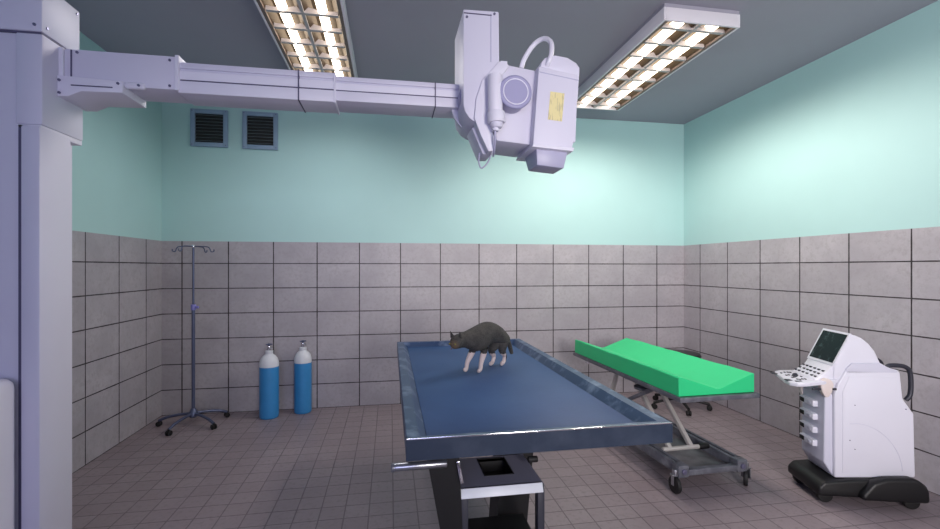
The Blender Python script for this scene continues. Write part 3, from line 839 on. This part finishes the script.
# ------------------------------------------------------------------ ultrasound cart
TH = math.radians(16)
CO = Vector((3.03, 2.705, 0))
us = thing('ultrasound_machine', 'white ultrasound machine on a black base with tilted screen and keyboard by the right wall', 'ultrasound machine', CO, -TH)
ex = Vector((math.cos(TH), -math.sin(TH), 0)); ey = Vector((math.sin(TH), math.cos(TH), 0))
def ul(u, v, y0=0.0):
    """measured point on the cart's own plane local y = y0 -> (x, z)"""
    a = (u-CX)/F_PX; b_ = -(v-CY)/F_PX
    d = Vector((a*_c+_s, -a*_s+_c, b_))
    t_ = (CO + ey*y0).dot(ey) / Vector((d.x, d.y, 0)).dot(ey)
    p = Vector((d.x*t_, d.y*t_, 0)) - CO
    return (p.dot(ex), EYE + d.z*t_)
def ulp(pts, y0=0.0): return [ul(u, v, y0) for u, v in pts]
W = .31
side = [(834, 394), (837.5, 384), (846, 369.5), (900, 371.5), (903, 399), (914, 414), (915.5, 478), (834.5, 478)]
b = new(); prism(b, ulp(side), 1, 0, W, .012, 3); body = obj('body', b, M['cartw'], us)
# rounded front column
fr = [(824, 396), (834, 393), (836, 385), (840, 384), (840, 478), (832, 476), (823, 462)]
b = new(); prism(b, ulp(fr, .03), 1, .025, W-.025, .010, 3); obj('front_column', b, M['carts'], us)
# side panel relief
pn = [(842, 392), (849, 376), (897, 377.5), (898.5, 401), (909, 416), (910.5, 473), (842, 473)]
b = new(); prism(b, ulp(pn), 1, -.004, .003, .002); obj('side_panel', b, M['cartw'], body)
arc = [ul(u, v) for u, v in ((849, 423.5), (858, 423.5), (868, 426), (878, 431), (887, 438.5), (894, 447.5), (899, 458), (902, 471))]
b = new(); tube(b, [(x, -.004, z) for x, z in arc], .0022, 6); obj('panel_line', b, M['carts'], body)
for u, v in ((854, 405), (849, 440), (854, 449), (905, 409)):
    x, z = ul(u, v); b = new(); cyl(b, (x, -.007, z), (x, -.002, z), .0035, n=10)
    obj('screw', b, M['screw'], body)
# monitor hood
hood = [(833.5, 366), (849.5, 334.5), (855, 335.5), (861, 338), (868, 343.5), (874, 351), (880, 363.5), (884, 366.5), (900, 371), (846, 372), (838, 384), (833, 378)]
b = new(); prism(b, ulp(hood, .015), 1, .012, W-.02, .008, 3); hd_ = obj('monitor_hood', b, M['cartw'], us)
ledge = [(846, 369), (852, 363.5), (880, 363), (887, 367), (897, 371), (897, 373), (846, 373)]
b = new(); prism(b, ulp(ledge), 1, .0, W, .004); obj('top_ledge', b, M['carts'], us)
# screen
s0, s1_ = ul(832.8, 364.5, .02), ul(848.9, 335.2, .02)
d2 = Vector((s1_[0]-s0[0], 0, s1_[1]-s0[1])); ln = d2.length; d2.normalize(); nrm = Vector((-d2.z, 0, d2.x))
o2 = Vector((s0[0], 0, s0[1]))
def sc_box(b, a0, a1, y0, y1, n0, n1):
    vs = []
    for n_ in (n0, n1):
        for a_, y_ in ((a0, y0), (a1, y0), (a1, y1), (a0, y1)):
            vs.append(b.verts.new(o2 + d2*a_ + nrm*n_ + Vector((0, y_, 0))))
    for f in ((0, 1, 2, 3), (7, 6, 5, 4), (0, 4, 5, 1), (1, 5, 6, 2), (2, 6, 7, 3), (3, 7, 4, 0)): b.faces.new([vs[i] for i in f])
b = new(); sc_box(b, -.01, ln+.012, .008, W-.016, -.004, .008); bz = obj('screen_bezel', b, M['cartw'], hd_)
b = new(); sc_box(b, .008, ln-.004, .022, W-.035, .006, .0105); obj('screen', b, M['screen'], bz)
# keyboard console: sloping back part + flat front shelf
kz = .80
con = [(-.245, -.02), (-.275, .02), (-.265, .10), (-.225, .30), (-.205, .345), (-.16, .36), (.03, W), (.03, 0.0), (-.18, -.03)]
b = new()
def cz(x): return kz + .028 + (x+.28)*.10
va = [b.verts.new((x, y, cz(x)-.028)) for x, y in con]; vb = [b.verts.new((x, y, cz(x))) for x, y in con]
b.faces.new(va[::-1]); b.faces.new(vb)
for i in range(len(con)): b.faces.new((va[i], va[(i+1) % len(con)], vb[(i+1) % len(con)], vb[i]))
bmesh.ops.bevel(b, geom=b.edges[:], offset=.007, segments=2, profile=.5, affect='EDGES')
kb = obj('keyboard_console', b, M['cartw'], us)
# sloped control deck between shelf and screen
dk = [(-.11, cz(-.11)-.02), (.03, kz-.02), (.05, kz), (o2.x+.03, o2.z-.02), (o2.x, o2.z+.005), (-.02, cz(-.02)+.06), (-.11, cz(-.11)+.004)]
b = new(); prism(b, dk, 1, .02, W-.02, .004); deck = obj('control_deck', b, M['cartw'], us)
random.seed(2)
for (x, y, sx_, sy_) in ((-.245, .28, .018, .045), (-.255, .07, .018, .045), (-.215, .02, .022, .02)):
    b = new(); box(b, (x-sx_, y-sy_/2, cz(x)-.003), (x+sx_, y+sy_/2, cz(x)+.003), .002); obj('touch_pad', b, M['dark'], kb)
b = new()
for k in range(16):
    x = -.20 + .016*(k % 5)+random.uniform(-.004, .004); y = .06+.07*(k//4)+random.uniform(-.01, .01)
    box(b, (x-.005, y-.009, cz(x)-.002), (x+.005, y+.009, cz(x)+.005), .001)
kk = obj('keys', b, M['dark'], kb)
b = new(); x = -.155; lathe(b, [(0, .02), (.012, .017), (.018, .008), (.02, 0), (.024, -.002)], (x, .17, cz(x)), 20); obj('trackball', b, M['dark'], kb)
b = new()
for k in range(18):
    f_ = (k % 3)/3+.15; xa, za_ = -.10, cz(-.10)+.012; xb_, zb2 = -.02, cz(-.02)+.062
    x = xa+(xb_-xa)*f_; z = za_+(zb2-za_)*f_; y = .05+.045*(k//3)+random.uniform(-.008, .008)
    box(b, (x-.006, y-.010, z-.006), (x+.006, y+.010, z+.004), .001)
obj('deck_keys', b, M['dark'], deck)
# beige paddle grips at the shoulders
for y0_, y1_ in ((-.012, .03), (W-.035, W+.0)):
    b = new(); pts = []
    cxg, czg = ul(826, 385, 0)
    if y0_ > .1: cxg, czg = ul(806.5, 389, W-.035)
    for k in range(20):
        a = 2*PI*k/20; rz = .085 if math.sin(a) < 0 else .045
        pts.append((cxg + .042*math.cos(a)*(1 - .25*(math.sin(a) < 0)*abs(math.sin(a))), czg + rz*math.sin(a)))
    prism(b, pts, 1, y0_, y1_, .006); obj('shoulder_grip', b, M['beige'], us)
# front slots / probe ports
x0f = ul(824, 420, .03)[0]
for k in range(4):
    z = ul(824, 404+k*13.2, .1)[1]
    b = new(); box(b, (x0f-.035, .10, z-.022), (x0f+.02, .26, z+.022), .006, 2); pt = obj('probe_port', b, M['cartw'], us)
    b = new(); box(b, (x0f-.039, .20, z-.016), (x0f-.032, .25, z+.014), .002); obj('port_socket', b, M['black'], pt)
    b = new(); box(b, (x0f-.038, .125, z-.008), (x0f-.034, .16, z+.008), .001); obj('port_latch', b, M['carts'], pt)
for u, v, wd in ((816, 389, .028), (834, 389, .013)):
    x, z = ul(u, v, -.012); b = new(); box(b, (x-wd, -.018, z-.008), (x+wd, -.010, z+.008), .002); obj('side_slot', b, M['dark'], us)
fb = [(820, 399), (834, 396), (834, 476), (826, 466), (819, 452)]
# base with wheels
b = new(); prism(b, [(-.12, .06), (-.12, .12), (-.08, .16), (.10, .18), (.16, .185), (.40, .185), (.54, .18), (.57, .15), (.575, .06)], 1, -.04, W+.03, .02, 3); base = obj('base', b, M['black'], us)
b = new(); prism(b, [(.13, .10), (.20, .185), (.28, .215), (.44, .225), (.50, .205), (.545, .15), (.55, .06), (.13, .06)], 1, -.085, -.015, .025, 4); obj('wheel_cover', b, M['black'], base)
for x, y in ((-.05, .02), (-.05, W-.02), (.47, -.02), (.50, W)):
    b = new(); cyl(b, (x, y-.02, .05), (x, y+.02, .05), .05, n=28, bev=.008); obj('wheel', b, M['rubber'], base)
# back handle
hp = ulp([(886, 367.5), (889, 365.5), (898, 365.5), (905, 367), (909.5, 372), (910.5, 385), (909.5, 395), (905.5, 400)], .03)
for yy_ in (.03, W-.03):
    b = new(); tube(b, [(x, yy_, z) for x, z in hp], .015, 12); obj('back_handle', b, M['dark'], us)
